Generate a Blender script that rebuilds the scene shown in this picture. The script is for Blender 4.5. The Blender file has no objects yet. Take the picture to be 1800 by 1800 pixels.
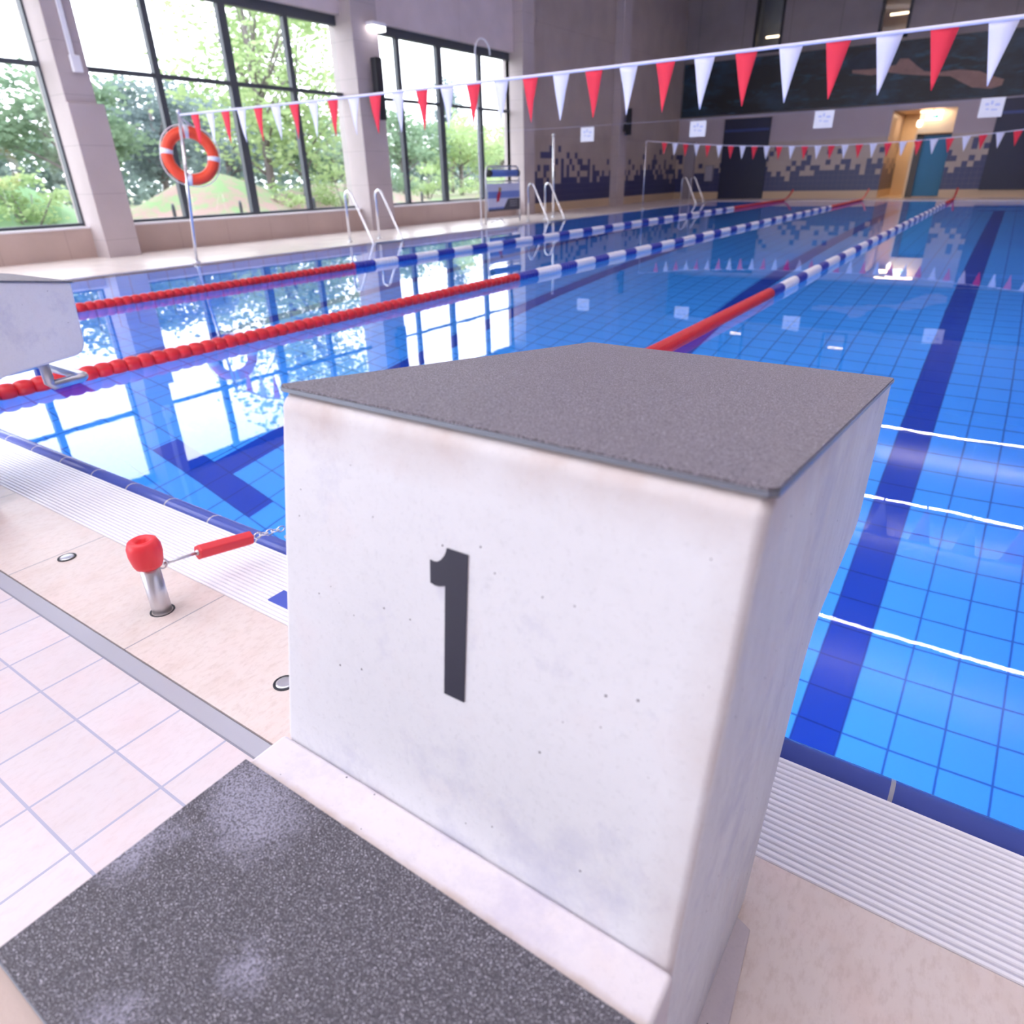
import bpy, bmesh, math, random
from mathutils import Vector, Matrix
sc = bpy.context.scene
C = sc.collection
random.seed(7)

# ------------------------------------------------------------------ camera, sky, light, exposure
H = 0.94
cam_d = bpy.data.cameras.new('camera')
cam = bpy.data.objects.new('camera', cam_d); C.objects.link(cam)
R = ((0.8263566093662593, -0.23336049330379044, 0.5125208623282678),
     (0.5626646768217397, 0.37980385598044997, -0.7342734452773494),
     (-0.023306986372905406, 0.8951490999534064, 0.44515713319997474))
M = Matrix(R).to_4x4(); M.translation = (0, 0, H)
cam.matrix_world = M
cam_d.sensor_fit = 'HORIZONTAL'; cam_d.sensor_width = 24.0
cam_d.lens = 24.0 * 1177.73 / 1800.0
cam_d.shift_x = (900 - 896) / 1800.0
cam_d.shift_y = -(900 - 897) / 1800.0
cam_d.clip_start = 0.02; cam_d.clip_end = 400
cam_d.dof.use_dof = True; cam_d.dof.focus_distance = 1.15; cam_d.dof.aperture_fstop = 3.2
sc.camera = cam

w = bpy.data.worlds.new('overcast_sky'); sc.world = w; w.use_nodes = True
bg = w.node_tree.nodes['Background']
bg.inputs[0].default_value = (0.92, 0.90, 1.0, 1); bg.inputs[1].default_value = 4.2

sc.view_settings.view_transform = 'Standard'; sc.view_settings.look = 'None'
sc.view_settings.gamma = 1.0; sc.view_settings.use_curve_mapping = False
sc.view_settings.exposure = 0.77
sc.cycles.use_denoising = True
sc.cycles.sample_clamp_indirect = 6.0
sc.cycles.blur_glossy = 0.6
sc.cycles.max_bounces = 10; sc.cycles.transmission_bounces = 6; sc.cycles.transparent_max_bounces = 12
sc.cycles.glossy_bounces = 5; sc.cycles.diffuse_bounces = 5
sc.cycles.caustics_refractive = True; sc.cycles.caustics_reflective = False

def area(name, loc, rot, sx, sy, power, col=(1, 1, 1), portal=False):
    l = bpy.data.lights.new(name, 'AREA'); l.shape = 'RECTANGLE'; l.size = sx; l.size_y = sy
    l.energy = power; l.color = col
    if portal: l.cycles.is_portal = True
    o = bpy.data.objects.new(name, l); C.objects.link(o); o.location = loc; o.rotation_euler = rot
    return o
PI = math.pi
# sky portals just inside the glazing (they only steer sampling of the sky)
for k, (ya, yb) in enumerate(((-5.6, -0.6), (0.0, 5.4), (6.0, 11.2), (12.1, 17.0))):
    area('sky_portal', (-11.42, (ya + yb) / 2, 2.1), (0, -PI/2, 0), 3.3, yb - ya, 1, portal=True)
area('sky_portal', (-7.3, -5.9, 2.4), (PI/2, 0, 0), 6.8, 4.4, 1, portal=True)
for y in (5.7, 11.5, 17.4, 23.2):
    area('added_uplight', (-3.0, y, 6.5), (PI, 0, 0), 12.0, 0.2, 120, (1.0, 0.93, 0.90))  # unseen lamps added to lift the ceiling and upper walls
# unseen fill lamps added under the ceiling to brighten the starting end
for (x, y) in ((-9.0, -3.4), (-5.5, -3.4), (-2.0, -3.4), (-9.0, -0.4), (-5.5, -0.4), (-2.0, -0.4)):
    area('added_ceiling_fill', (x, y, 7.1), (0, 0, 0), 2.4, 1.8, 60, (0.95, 0.94, 1.0))
area('added_ceiling_fill', (0.6, 1.2, 7.1), (0, 0, 0), 2.4, 1.8, 60, (0.95, 0.94, 1.0))
# unseen fill lamps added below the water to brighten the pool tiles
for x in (-7.6, -5.2, -2.7, -0.2):
    area('added_pool_fill', (x, 1.07, -0.9), (PI/2, 0, 0), 0.5, 0.5, 42, (0.9, 0.95, 1.0))
for y in (4, 9, 14, 19, 24):
    area('added_pool_fill', (1.42, y, -0.9), (0, PI/2, 0), 0.5, 0.5, 42, (0.9, 0.95, 1.0))

# ------------------------------------------------------------------ node helpers
class NT:
    def __init__(s, name):
        s.m = bpy.data.materials.new(name); s.m.use_nodes = True
        s.t = s.m.node_tree; s.n = s.t.nodes; s.l = s.t.links
        s.b = s.n['Principled BSDF']; s.out = s.n['Material Output']
    def node(s, kind, **kw):
        x = s.n.new(kind)
        for k, v in kw.items(): setattr(x, k, v)
        return x
    def put(s, sock, v):
        if hasattr(v, 'is_linked') or isinstance(v, bpy.types.NodeSocket): s.l.new(v, sock)
        elif isinstance(v, (tuple, list)) and len(v) == 3 and sock.type == 'RGBA': sock.default_value = (*v, 1)
        else: sock.default_value = v
    def math(s, op, a, b=None, c=None, clamp=False):
        x = s.node('ShaderNodeMath', operation=op, use_clamp=clamp)
        s.put(x.inputs[0], a)
        if b is not None: s.put(x.inputs[1], b)
        if c is not None: s.put(x.inputs[2], c)
        return x.outputs[0]
    def mix(s, f, a, b):
        x = s.node('ShaderNodeMix', data_type='RGBA')
        s.put(x.inputs[0], f); s.put(x.inputs[6], a); s.put(x.inputs[7], b)
        return x.outputs[2]
    def pos(s):
        g = s.node('ShaderNodeNewGeometry'); x = s.node('ShaderNodeSeparateXYZ'); s.l.new(g.outputs['Position'], x.inputs[0])
        return g.outputs['Position'], x.outputs
    def noise(s, scale, detail=3, vec=None, rough=0.5, scalev=None):
        x = s.node('ShaderNodeTexNoise'); x.inputs['Scale'].default_value = scale; x.inputs['Detail'].default_value = detail
        x.inputs['Roughness'].default_value = rough
        if vec is None: vec = s.pos()[0]
        if scalev:
            m = s.node('ShaderNodeVectorMath', operation='MULTIPLY'); s.l.new(vec, m.inputs[0]); m.inputs[1].default_value = scalev; vec = m.outputs[0]
        s.l.new(vec, x.inputs['Vector']); return x.outputs['Fac']
    def ramp(s, f, a, b, x0, x1):
        r = s.node('ShaderNodeMapRange', clamp=True); s.put(r.inputs[0], f)
        r.inputs[1].default_value = x0; r.inputs[2].default_value = x1; r.inputs[3].default_value = a; r.inputs[4].default_value = b
        return r.outputs[0]
    def bump(s, h, strength, dist=0.01):
        b = s.node('ShaderNodeBump'); b.inputs['Strength'].default_value = strength; b.inputs['Distance'].default_value = dist
        s.l.new(h, b.inputs['Height']); s.l.new(b.outputs[0], s.b.inputs['Normal'])
    def line(s, c, period, off, width):
        """1 on a joint line of a grid with this period"""
        f = s.math('FRACT', s.math('ADD', s.math('DIVIDE', s.math('SUBTRACT', c, off), period), 0.5))
        d = s.math('MULTIPLY', s.math('ABSOLUTE', s.math('SUBTRACT', f, 0.5)), period)
        return s.math('LESS_THAN', d, width / 2)
    def set(s, col=None, rough=None, metal=None, spec=None):
        if col is not None: s.put(s.b.inputs['Base Color'], col)
        if rough is not None: s.put(s.b.inputs['Roughness'], rough)
        if metal is not None: s.b.inputs['Metallic'].default_value = metal
        if spec is not None: s.b.inputs['Specular IOR Level'].default_value = spec
        return s

def plain(name, col, rough=0.5, metal=0.0, var=0.05, scale=8.0):
    t = NT(name); n = t.noise(scale, 3)
    t.set(t.mix(n, tuple(c * (1 - var) for c in col), tuple(min(1, c * (1 + var)) for c in col)), rough, metal)
    return t.m

MAT = {}
def mat(name, f):
    if name not in MAT: MAT[name] = f()
    return MAT[name]

def m_concrete(name, base, pits=True, tint=(0.80, 0.72, 0.74), stain=False):
    t = NT(name)
    n1 = t.noise(3.5, 5); n2 = t.noise(60, 4); n3 = t.noise(14, 4)
    c = t.mix(t.ramp(n1, 0, 1, 0.35, 0.7), tuple(x * 0.93 for x in base), base)
    c = t.mix(t.ramp(n3, 0, 0.30, 0.56, 0.75), c, tint)
    c = t.mix(t.ramp(n2, 0, 0.20, 0.5, 0.8), c, tuple(x * 0.78 for x in base))
    if pits:
        v = t.node('ShaderNodeTexVoronoi'); v.inputs['Scale'].default_value = 62; t.l.new(t.pos()[0], v.inputs['Vector'])
        sel = t.node('ShaderNodeSeparateColor'); t.l.new(v.outputs['Color'], sel.inputs[0])
        near = t.math('LESS_THAN', v.outputs['Distance'], t.math('MULTIPLY', sel.outputs[1], 0.085))
        m = t.math('MULTIPLY', near, t.math('GREATER_THAN', sel.outputs[0], 0.45))
        c = t.mix(m, c, (0.12, 0.11, 0.14))
    P, xyz = t.pos(); n4 = t.noise(6.5, 6, rough=.7); n5 = t.noise(170, 3, rough=.7)
    c = t.mix(t.ramp(n4, 0, 0.85, 0.53, 0.68), c, (base[0] * .78, base[1] * .78, base[2] * .86))
    c = t.mix(t.ramp(n5, 0, 0.35, 0.55, 0.75), c, tuple(x * 0.72 for x in base))
    if stain:
        f1 = t.ramp(t.math('ADD', xyz[2], t.math('MULTIPLY', n4, .06)), 0, .9, .715, .775)
        f2 = t.ramp(t.math('ADD', xyz[0], t.math('MULTIPLY', n4, .05)), 0, .6, -.100, -.062)
        f2 = t.math('MULTIPLY', f2, t.math('LESS_THAN', xyz[0], -.086))
        c = t.mix(t.math('MULTIPLY', t.math('MAXIMUM', f1, f2), t.ramp(n3, .35, 1, .35, .65)), c, (0.60, 0.50, 0.47))
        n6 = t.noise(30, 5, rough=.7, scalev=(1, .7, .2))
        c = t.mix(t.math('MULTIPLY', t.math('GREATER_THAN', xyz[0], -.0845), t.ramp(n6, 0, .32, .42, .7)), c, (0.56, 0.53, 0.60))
    t.set(c, 0.62, spec=0.3); t.bump(t.math('ADD', n2, n5), 0.15, 0.002)
    return t.m

def m_grit(name, base, hi, wear):
    t = NT(name); P, xyz = t.pos()
    n = t.noise(420, 2, rough=0.7); n2 = t.noise(900, 1)
    c = t.mix(t.ramp(n, 0, 1, 0.40, 0.66), base, hi)
    c = t.mix(t.ramp(n2, 0, 1, 0.60, 0.72), c, (0.66, 0.63, 0.72))
    if wear:
        for (cx, cy, r) in wear:
            dx = t.math('SUBTRACT', xyz[0], cx); dy = t.math('SUBTRACT', xyz[1], cy)
            d = t.math('SQRT', t.math('ADD', t.math('MULTIPLY', dx, dx), t.math('MULTIPLY', dy, dy)))
            d = t.math('ADD', d, t.math('MULTIPLY', t.math('SUBTRACT', t.noise(45, 4), 0.5), 0.05))
            f = t.ramp(d, 1, 0, r * 0.2, r * 0.85)
            c = t.mix(t.math('MULTIPLY', f, t.ramp(n, 0.08, 0.85, 0.42, 0.60)), c, (0.33, 0.32, 0.42))
    t.set(c, 0.55, spec=0.6); t.bump(n, 0.55, 0.002)
    return t.m

def m_tiles(name, base, joint, px, py, ox, oy, jw, rough=0.35, axis=(0, 1), var=0.10, grain=0.45):
    t = NT(name); P, xyz = t.pos()
    a, b = xyz[axis[0]], xyz[axis[1]]
    m = t.math('MAXIMUM', t.line(a, px, ox, jw), t.line(b, py, oy, jw))
    cell = t.node('ShaderNodeCombineXYZ')
    t.l.new(t.math('FLOOR', t.math('DIVIDE', t.math('SUBTRACT', a, ox), px)), cell.inputs[0])
    t.l.new(t.math('FLOOR', t.math('DIVIDE', t.math('SUBTRACT', b, oy), py)), cell.inputs[1])
    wn = t.node('ShaderNodeTexWhiteNoise'); t.l.new(cell.outputs[0], wn.inputs[0])
    n = t.noise(9, 5)
    c = t.mix(wn.outputs['Value'], tuple(x * (1 - var) for x in base), base)
    c = t.mix(t.ramp(n, 0, 0.5, 0.45, 0.75), c, (base[0], base[1] * 0.88, base[2] * 0.86))
    g1 = t.noise(90, 5, rough=0.7, scalev=(1.0, 0.45, 1)); g2 = t.noise(14, 5, rough=0.6, scalev=(1, .6, 1))
    c = t.mix(t.math('MULTIPLY', t.ramp(g1, 0, 0.55, 0.48, 0.70), grain), c, (base[0] * .70, base[1] * .62, base[2] * .58))
    c = t.mix(t.math('MULTIPLY', t.ramp(g2, 0, 0.5, 0.50, 0.72), grain), c, (base[0] * .80, base[1] * .72, base[2] * .66))
    c = t.mix(m, c, joint)
    t.set(c, rough); t.bump(t.math('SUBTRACT', 1.0, m), 0.3, 0.002)
    return t.m

def m_pixel(name, axis):
    """beige tiled wall with a navy foot that breaks up into single tiles higher up"""
    t = NT(name); P, xyz = t.pos(); T = 0.165
    a = xyz[axis]; z = xyz[2]
    iz = t.math('FLOOR', t.math('DIVIDE', t.math('SUBTRACT', z, 0.24), T))
    ia = t.math('FLOOR', t.math('DIVIDE', a, T))
    cell = t.node('ShaderNodeCombineXYZ'); t.l.new(ia, cell.inputs[0]); t.l.new(iz, cell.inputs[1])
    wn = t.node('ShaderNodeTexWhiteNoise'); t.l.new(cell.outputs[0], wn.inputs[0])
    cr = t.node('ShaderNodeValToRGB'); cr.color_ramp.interpolation = 'CONSTANT'
    t.l.new(t.math('DIVIDE', t.math('ADD', iz, 0.5), 10.0), cr.inputs[0])
    e = cr.color_ramp.elements
    vals = [(0, 1), (0.2, .90), (0.3, .74), (0.4, .50), (0.5, .33), (0.6, .12), (0.7, .17), (0.8, .10), (0.9, 0)]
    e[0].position = 0; e[0].color = (1, 1, 1, 1); e[1].position = 0.2; e[1].color = (.93,) * 3 + (1,)
    for p, v in vals[2:]:
        q = e.new(p); q.color = (v, v, v, 1)
    dark = t.math('LESS_THAN', wn.outputs['Value'], cr.outputs[0])
    dark = t.math('MULTIPLY', dark, t.math('MULTIPLY', t.math('GREATER_THAN', z, 0.24), t.math('LESS_THAN', z, 1.8)))
    j = t.math('MAXIMUM', t.line(a, T, 0, 0.006), t.line(z, T, 0.24, 0.006))
    j = t.math('MULTIPLY', j, t.math('MULTIPLY', t.math('GREATER_THAN', z, 0.24), t.math('LESS_THAN', z, 2.0)))
    n = t.noise(1.2, 5)
    plas = t.mix(t.ramp(n, 0, 1, 0.3, 0.7), (0.36, 0.29, 0.26), (0.44, 0.36, 0.33))
    foot = (0.56, 0.42, 0.29)
    c = t.mix(t.math('LESS_THAN', z, 0.24), plas, foot)
    c = t.mix(dark, c, (0.035, 0.04, 0.13))
    c = t.mix(t.math('MULTIPLY', j, 0.35), c, (0.30, 0.27, 0.27))
    t.set(c, 0.35)
    return t.m

def m_pool(name, vertical=None):
    t = NT(name); P, xyz = t.pos(); x, y, z = xyz
    if vertical is None: j = t.math('MAXIMUM', t.line(x, 0.25, -0.105, 0.012), t.line(y, 0.25, 1.05, 0.012))
    elif vertical == 'x': j = t.math('MAXIMUM', t.line(y, 0.25, 1.05, 0.012), t.line(z, 0.25, -0.02, 0.012))
    else: j = t.math('MAXIMUM', t.line(x, 0.25, -0.105, 0.012), t.line(z, 0.25, -0.02, 0.012))
    n = t.noise(0.5, 2)
    base = t.mix(n, (0.045, 0.29, 0.86), (0.06, 0.36, 0.95))
    c = t.mix(j, base, (0.02, 0.11, 0.42))
    if vertical is None:
        f = t.math('FRACT', t.math('ADD', t.math('DIVIDE', t.math('ADD', x, 0.23), 2.48), 0.5))
        d = t.math('MULTIPLY', t.math('ABSOLUTE', t.math('SUBTRACT', f, 0.5)), 2.48)
        st = t.math('MULTIPLY', t.math('LESS_THAN', d, 0.125), t.math('MULTIPLY', t.math('GREATER_THAN', y, 2.8), t.math('LESS_THAN', y, 24.1)))
        t1 = t.math('MULTIPLY', t.math('LESS_THAN', d, 0.64), t.math('LESS_THAN', t.math('ABSOLUTE', t.math('SUBTRACT', y, 2.925)), 0.125))
        t2 = t.math('MULTIPLY', t.math('LESS_THAN', d, 0.5), t.math('LESS_THAN', t.math('ABSOLUTE', t.math('SUBTRACT', y, 24.1)), 0.125))
        m = t.math('MAXIMUM', st, t.math('MAXIMUM', t1, t2))
        dk = t.mix(j, (0.008, 0.050, 0.40), (0.006, 0.03, 0.24))
        c = t.mix(m, c, dk)
    t.set(c, 0.6, spec=0.1)
    return t.m

def m_water():
    t = NT('water'); t.n.remove(t.b)
    g = t.node('ShaderNodeBsdfGlass'); g.inputs['Roughness'].default_value = 0.0; g.inputs['IOR'].default_value = 1.333
    g.inputs['Color'].default_value = (1, 1, 1, 1)
    b = t.node('ShaderNodeBump'); b.inputs['Strength'].default_value = 0.05; b.inputs['Distance'].default_value = 0.02
    n = t.noise(1.3, 2, rough=0.4); n2 = t.noise(6.0, 2)
    n3 = t.noise(22.0, 2)
    h = t.math('ADD', n, t.math('ADD', t.math('MULTIPLY', n2, 0.09), t.math('MULTIPLY', n3, 0.02)))
    t.l.new(h, b.inputs['Height']); t.l.new(b.outputs[0], g.inputs['Normal'])
    t.l.new(g.outputs[0], t.out.inputs['Surface'])
    return t.m

def m_glass():
    t = NT('window_glass'); t.n.remove(t.b)
    tr = t.node('ShaderNodeBsdfTransparent'); tr.inputs[0].default_value = (0.93, 0.97, 0.96, 1)
    gl = t.node('ShaderNodeBsdfGlossy'); gl.inputs['Roughness'].default_value = 0.02
    mx = t.node('ShaderNodeMixShader'); mx.inputs[0].default_value = 0.06
    t.l.new(tr.outputs[0], mx.inputs[1]); t.l.new(gl.outputs[0], mx.inputs[2]); t.l.new(mx.outputs[0], t.out.inputs['Surface'])
    return t.m

def m_emit(name, col, s):
    t = NT(name); t.set(col, 0.5); t.b.inputs['Emission Color'].default_value = (*col, 1); t.b.inputs['Emission Strength'].default_value = s
    return t.m

def m_leaf(name, a, b):
    t = NT(name)
    n = t.noise(1.1, 3)
    c = t.mix(t.ramp(n, 0, 1, 0.3, 0.7), a, b)
    t.n.remove(t.b)
    d = t.node('ShaderNodeBsdfDiffuse'); tl = t.node('ShaderNodeBsdfTranslucent'); mx = t.node('ShaderNodeMixShader'); mx.inputs[0].default_value = 0.45
    t.l.new(c, d.inputs[0]); t.l.new(c, tl.inputs[0]); t.l.new(d.outputs[0], mx.inputs[1]); t.l.new(tl.outputs[0], mx.inputs[2])
    t.l.new(mx.outputs[0], t.out.inputs['Surface'])
    return t.m

def m_panels(name, base, py, pz, oy, oz):
    """cast concrete in panels with thin joints (wall in the y/z plane)"""
    t = NT(name); P, xyz = t.pos()
    m = t.math('MAXIMUM', t.line(xyz[1], py, oy, 0.012), t.line(xyz[2], pz, oz, 0.012))
    n = t.noise(1.4, 5); n2 = t.noise(30, 3)
    c = t.mix(t.ramp(n, 0, 1, 0.3, 0.7), tuple(x * 0.86 for x in base), base)
    c = t.mix(t.ramp(n2, 0, 0.15, 0.5, 0.7), c, tuple(x * 0.8 for x in base))
    c = t.mix(t.math('MULTIPLY', m, 0.32), c, tuple(x * 0.45 for x in base))
    t.set(c, 0.7, spec=0.25)
    return t.m

def m_mural():
    t = NT('mural_print'); P, xyz = t.pos()
    n = t.noise(0.55, 6, rough=0.6, scalev=(1, 1, 2.2)); n2 = t.noise(1.6, 5, rough=0.65, scalev=(0.7, 1, 3.0))
    c = t.mix(t.ramp(n, 0, 1, 0.45, 0.68), (0.006, 0.007, 0.012), (0.02, 0.05, 0.09))
    c = t.mix(t.ramp(n2, 0, 0.75, 0.55, 0.78), c, (0.035, 0.13, 0.22))
    t.set(c, 0.45)
    return t.m

# ------------------------------------------------------------------ mesh helpers
def BM(): return bmesh.new()
def box(bm, x0, x1, y0, y1, z0, z1):
    v = [bm.verts.new(p) for p in ((x0,y0,z0),(x1,y0,z0),(x1,y1,z0),(x0,y1,z0),(x0,y0,z1),(x1,y0,z1),(x1,y1,z1),(x0,y1,z1))]
    for f in ((0,3,2,1),(4,5,6,7),(0,1,5,4),(1,2,6,5),(2,3,7,6),(3,0,4,7)): bm.faces.new([v[i] for i in f])
    return v
def prism(bm, pts, off):
    """pts: planar 3D outline, extruded by vector off"""
    off = Vector(off); a = [bm.verts.new(p) for p in pts]; b = [bm.verts.new(Vector(p) + off) for p in pts]
    bm.faces.new(a[::-1]); bm.faces.new(b); n = len(pts)
    for i in range(n): bm.faces.new((a[i], a[(i+1) % n], b[(i+1) % n], b[i]))
def frame_of(d):
    d = d.normalized(); u = d.cross(Vector((0, 0, 1)))
    if u.length < 1e-3: u = d.cross(Vector((1, 0, 0)))
    u.normalize(); return u, u.cross(d).normalized()
def tube(bm, pts, r, seg=12, closed=False, caps=True):
    pts = [Vector(p) for p in pts]; n = len(pts); rings = []; pu = None
    for i, p in enumerate(pts):
        if closed: d = (pts[(i+1) % n] - pts[i-1])
        else: d = pts[min(i+1, n-1)] - pts[max(i-1, 0)]
        d.normalize()
        if pu is None: u, v = frame_of(d)
        else:
            u = pu - d * pu.dot(d)
            if u.length < 1e-4: u, v = frame_of(d)
            u.normalize(); v = d.cross(u)
        pu = u; rr = r[i] if isinstance(r, (list, tuple)) else r
        v = d.cross(u)
        rings.append([bm.verts.new(p + u * rr * math.cos(2*PI*k/seg) + v * rr * math.sin(2*PI*k/seg)) for k in range(seg)])
    m = n if closed else n - 1
    for i in range(m):
        A = rings[i]; B = rings[(i+1) % n]
        for k in range(seg): bm.faces.new((A[k], A[(k+1) % seg], B[(k+1) % seg], B[k]))
    if not closed and caps: bm.faces.new(rings[0][::-1]); bm.faces.new(rings[-1])
def lathe(bm, prof, c, axis='z', seg=24):
    c = Vector(c); rings = []
    for r, h in prof:
        ring = []
        for k in range(seg):
            a = 2*PI*k/seg; x, y = r*math.cos(a), r*math.sin(a)
            p = {'z': (x, y, h), 'y': (x, h, y), 'x': (h, x, y)}[axis]
            ring.append(bm.verts.new(c + Vector(p)))
        rings.append(ring)
    for A, B in zip(rings, rings[1:]):
        for k in range(seg): bm.faces.new((A[k], A[(k+1) % seg], B[(k+1) % seg], B[k]))
    if prof[0][0] > 1e-5: bm.faces.new(rings[0][::-1])
    if prof[-1][0] > 1e-5: bm.faces.new(rings[-1])
def arc(c, r, a0, a1, n, fn): return [fn(c, r, a0 + (a1 - a0) * i / n) for i in range(n + 1)]
def obj(name, bm, m, parent=None, smooth=False, bevel=0, segs=3):
    bmesh.ops.recalc_face_normals(bm, faces=bm.faces[:])
    me = bpy.data.meshes.new(name); bm.to_mesh(me); bm.free()
    if smooth:
        for p in me.polygons: p.use_smooth = True
    me.materials.append(m)
    o = bpy.data.objects.new(name, me); C.objects.link(o)
    if parent:
        o.parent = parent
        o.matrix_parent_inverse = Matrix.Translation(-parent.location)  # sub-parts: their mesh parent sits at the world origin
    if bevel:
        b = o.modifiers.new('bevel', 'BEVEL'); b.width = bevel; b.segments = segs; b.limit_method = 'ANGLE'; b.angle_limit = 0.6
        for p in me.polygons: p.use_smooth = True
        wn = o.modifiers.new('wn', 'WEIGHTED_NORMAL'); wn.keep_sharp = True
    return o
def thing(name, label, cat, loc=(0, 0, 0), group=None):
    o = bpy.data.objects.new(name, None); C.objects.link(o); o.location = loc; o.empty_display_size = .1
    o['label'] = label; o['category'] = cat
    if group: o['group'] = group
    return o
def tag(o, label, cat, group=None):
    o['label'] = label; o['category'] = cat
    if group: o['group'] = group
    return o
def struct(name, bm, m, parent=None, **k):
    o = obj(name, bm, m, parent, **k)
    if not parent: o['kind'] = 'structure'
    return o
def dup(root, delta, label):
    r = root.copy(); C.objects.link(r); r.location = root.location + Vector(delta); r['label'] = label
    def rec(src, dst):
        for ch in list(src.children):
            c = ch.copy(); C.objects.link(c); c.parent = dst; c.matrix_parent_inverse = ch.matrix_parent_inverse.copy()
            rec(ch, c)
    rec(root, r)
    return r

# ------------------------------------------------------------------ materials
STEEL = plain('stainless_steel', (0.66, 0.66, 0.70), 0.36, 1.0)
CHROME = plain('bright_steel', (0.8, 0.8, 0.84), 0.2, 0.9)
WHITE = plain('white_plastic', (0.86, 0.86, 0.92), 0.4)
GRATE = plain('grating_plastic', (0.90, 0.89, 0.94), 0.35, var=0.02)
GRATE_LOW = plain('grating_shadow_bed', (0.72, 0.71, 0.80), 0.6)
RED = plain('red_plastic', (0.80, 0.035, 0.05), 0.38, var=0.03)
ROPERED = plain('red_float_plastic', (0.58, 0.012, 0.022), 0.4, var=0.03)
ROPEBLUE = plain('blue_float_plastic', (0.02, 0.03, 0.32), 0.4, var=0.03)
ROPEWHITE = plain('white_float_plastic', (0.80, 0.78, 0.84), 0.4, var=0.03)
ORANGE = plain('orange_buoy', (0.85, 0.07, 0.025), 0.45, var=0.04)
DARKFRAME = plain('dark_window_frame', (0.055, 0.062, 0.078), 0.45)
BLACK = plain('black_plastic', (0.012, 0.012, 0.02), 0.5)
NAVY = plain('navy_paint', (0.007, 0.009, 0.042), 0.4)
CONC_WALL = m_panels('concrete_wall', (0.50, 0.43, 0.44), 1.18, 1.30, 0.1, 0.44)
CONC_COL = m_panels('concrete_column', (0.50, 0.43, 0.44), 50.0, 0.62, 7.0, 0.24)
CONC_UP = m_panels('upper_concrete', (0.30, 0.26, 0.27), 1.95, 2.4, 0.3, 0.9)
CLAD = m_panels('stone_cladding', (0.52, 0.40, 0.36), 0.9, 0.46, 0.55, -0.02)

# ------------------------------------------------------------------ setting: floor
XL, XR, YB, YF, ZC = -11.3, 4.6, -6.0, 28.3, 7.2
PXL, PXR, PY0, PY1, PD = -8.85, 1.45, 1.05, 26.0, -3.5
deck_tiles = m_tiles('small_deck_tiles', (0.74, 0.67, 0.70), (0.42, 0.42, 0.54), 0.15, 0.15, -1.29, 0.333, 0.005)
slab_tiles = m_tiles('large_deck_slabs', (0.74, 0.645, 0.61), (0.30, 0.28, 0.32), 0.595, 5.0, -1.43, -2.0, 0.0035, rough=0.4, var=0.04, grain=0.85)
pale_tiles = m_tiles('side_deck_tiles', (0.78, 0.70, 0.66), (0.55, 0.50, 0.52), 0.3, 0.3, 0.0, 0.0, 0.006, rough=0.25)
bm = BM(); box(bm, XL - 0.4, XR, YB, 0.462, -0.25, 0.0); struct('floor', bm, deck_tiles)
bm = BM(); box(bm, XL - 0.4, XR, 0.506, 0.765, -0.25, 0.0); struct('floor', bm, slab_tiles)
bm = BM(); box(bm, XL - 0.4, PXL, 0.765, PY1 + 0.0, -0.25, 0.0); box(bm, PXR, XR, 0.765, PY1, -0.25, 0); box(bm, XL - 0.4, XR, PY1, YF, -0.25, 0.0)
struct('floor', bm, pale_tiles)
# stainless channel between small tiles and slabs
bm = BM(); box(bm, XL - 0.4, XR, 0.466, 0.502, -0.2, -0.001); struct('trim_1', bm, plain('brushed_channel', (0.50, 0.50, 0.56), 0.4, 0.4, 0.04, 3))
bm = BM(); box(bm, XL - 0.4, XR, 0.462, 0.466, -0.2, 0.0006); box(bm, XL - 0.4, XR, 0.5, 0.506, -0.2, -0.006); struct('trim_2', bm, plain('channel_edge', (0.36, 0.36, 0.42), 0.4, 0.6))
# pool basin
bm = BM(); box(bm, PXL, PXR, PY0, PY1, PD - 0.2, PD); struct('floor_pool', bm, m_pool('pool_floor_tiles'))
bm = BM(); box(bm, PXL - 0.25, PXL, PY0, PY1, PD, -0.02); struct('wall_pool_left', bm, m_pool('pool_side_tiles', 'x'))
bm = BM(); box(bm, PXR, PXR + 0.25, PY0, PY1, PD, -0.02); struct('wall_pool_right', bm, m_pool('pool_side_tiles', 'x'))
bm = BM(); box(bm, PXL, PXR, PY0 - 0.05, PY0, PD, -0.125); struct('wall_pool_near', bm, m_pool('pool_end_tiles', 'y'))
bm = BM(); box(bm, PXL, PXR, PY1, PY1 + 0.2, PD, -0.02); struct('wall_pool_far', bm, m_pool('pool_end_tiles', 'y'))
# rounded blue rim tiles
t = NT('blue_rim_tile'); P, xyz = t.pos()
t.set(t.mix(t.line(xyz[0], 0.24, 0.064, 0.007), t.mix(t.noise(3, 3), (0.07, 0.11, 0.44), (0.095, 0.14, 0.52)), (0.50, 0.50, 0.56)), 0.22)
bm = BM()
pr = [(0.992, -0.06), (0.992, -0.02), (0.998, -0.006), (1.008, 0.001), (1.022, 0.003), (1.036, -0.001), (1.048, -0.008), (1.056, -0.02), (1.058, -0.12), (1.0, -0.12)]
prism(bm, [(PXL, y, z) for y, z in pr], (PXR - PXL, 0, 0)); struct('trim_3', bm, t.m, smooth=True)
# water surface
bm = BM(); vs = [bm.verts.new(p) for p in ((PXL, 1.04, -0.012), (PXR, 1.04, -0.012), (PXR, PY1, -0.012), (PXL, PY1, -0.012))]; bm.faces.new(vs)
o = obj('water', bm, m_water()); tag(o, 'calm clear blue pool water reflecting the windows', 'water'); o['kind'] = 'stuff'
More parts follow.
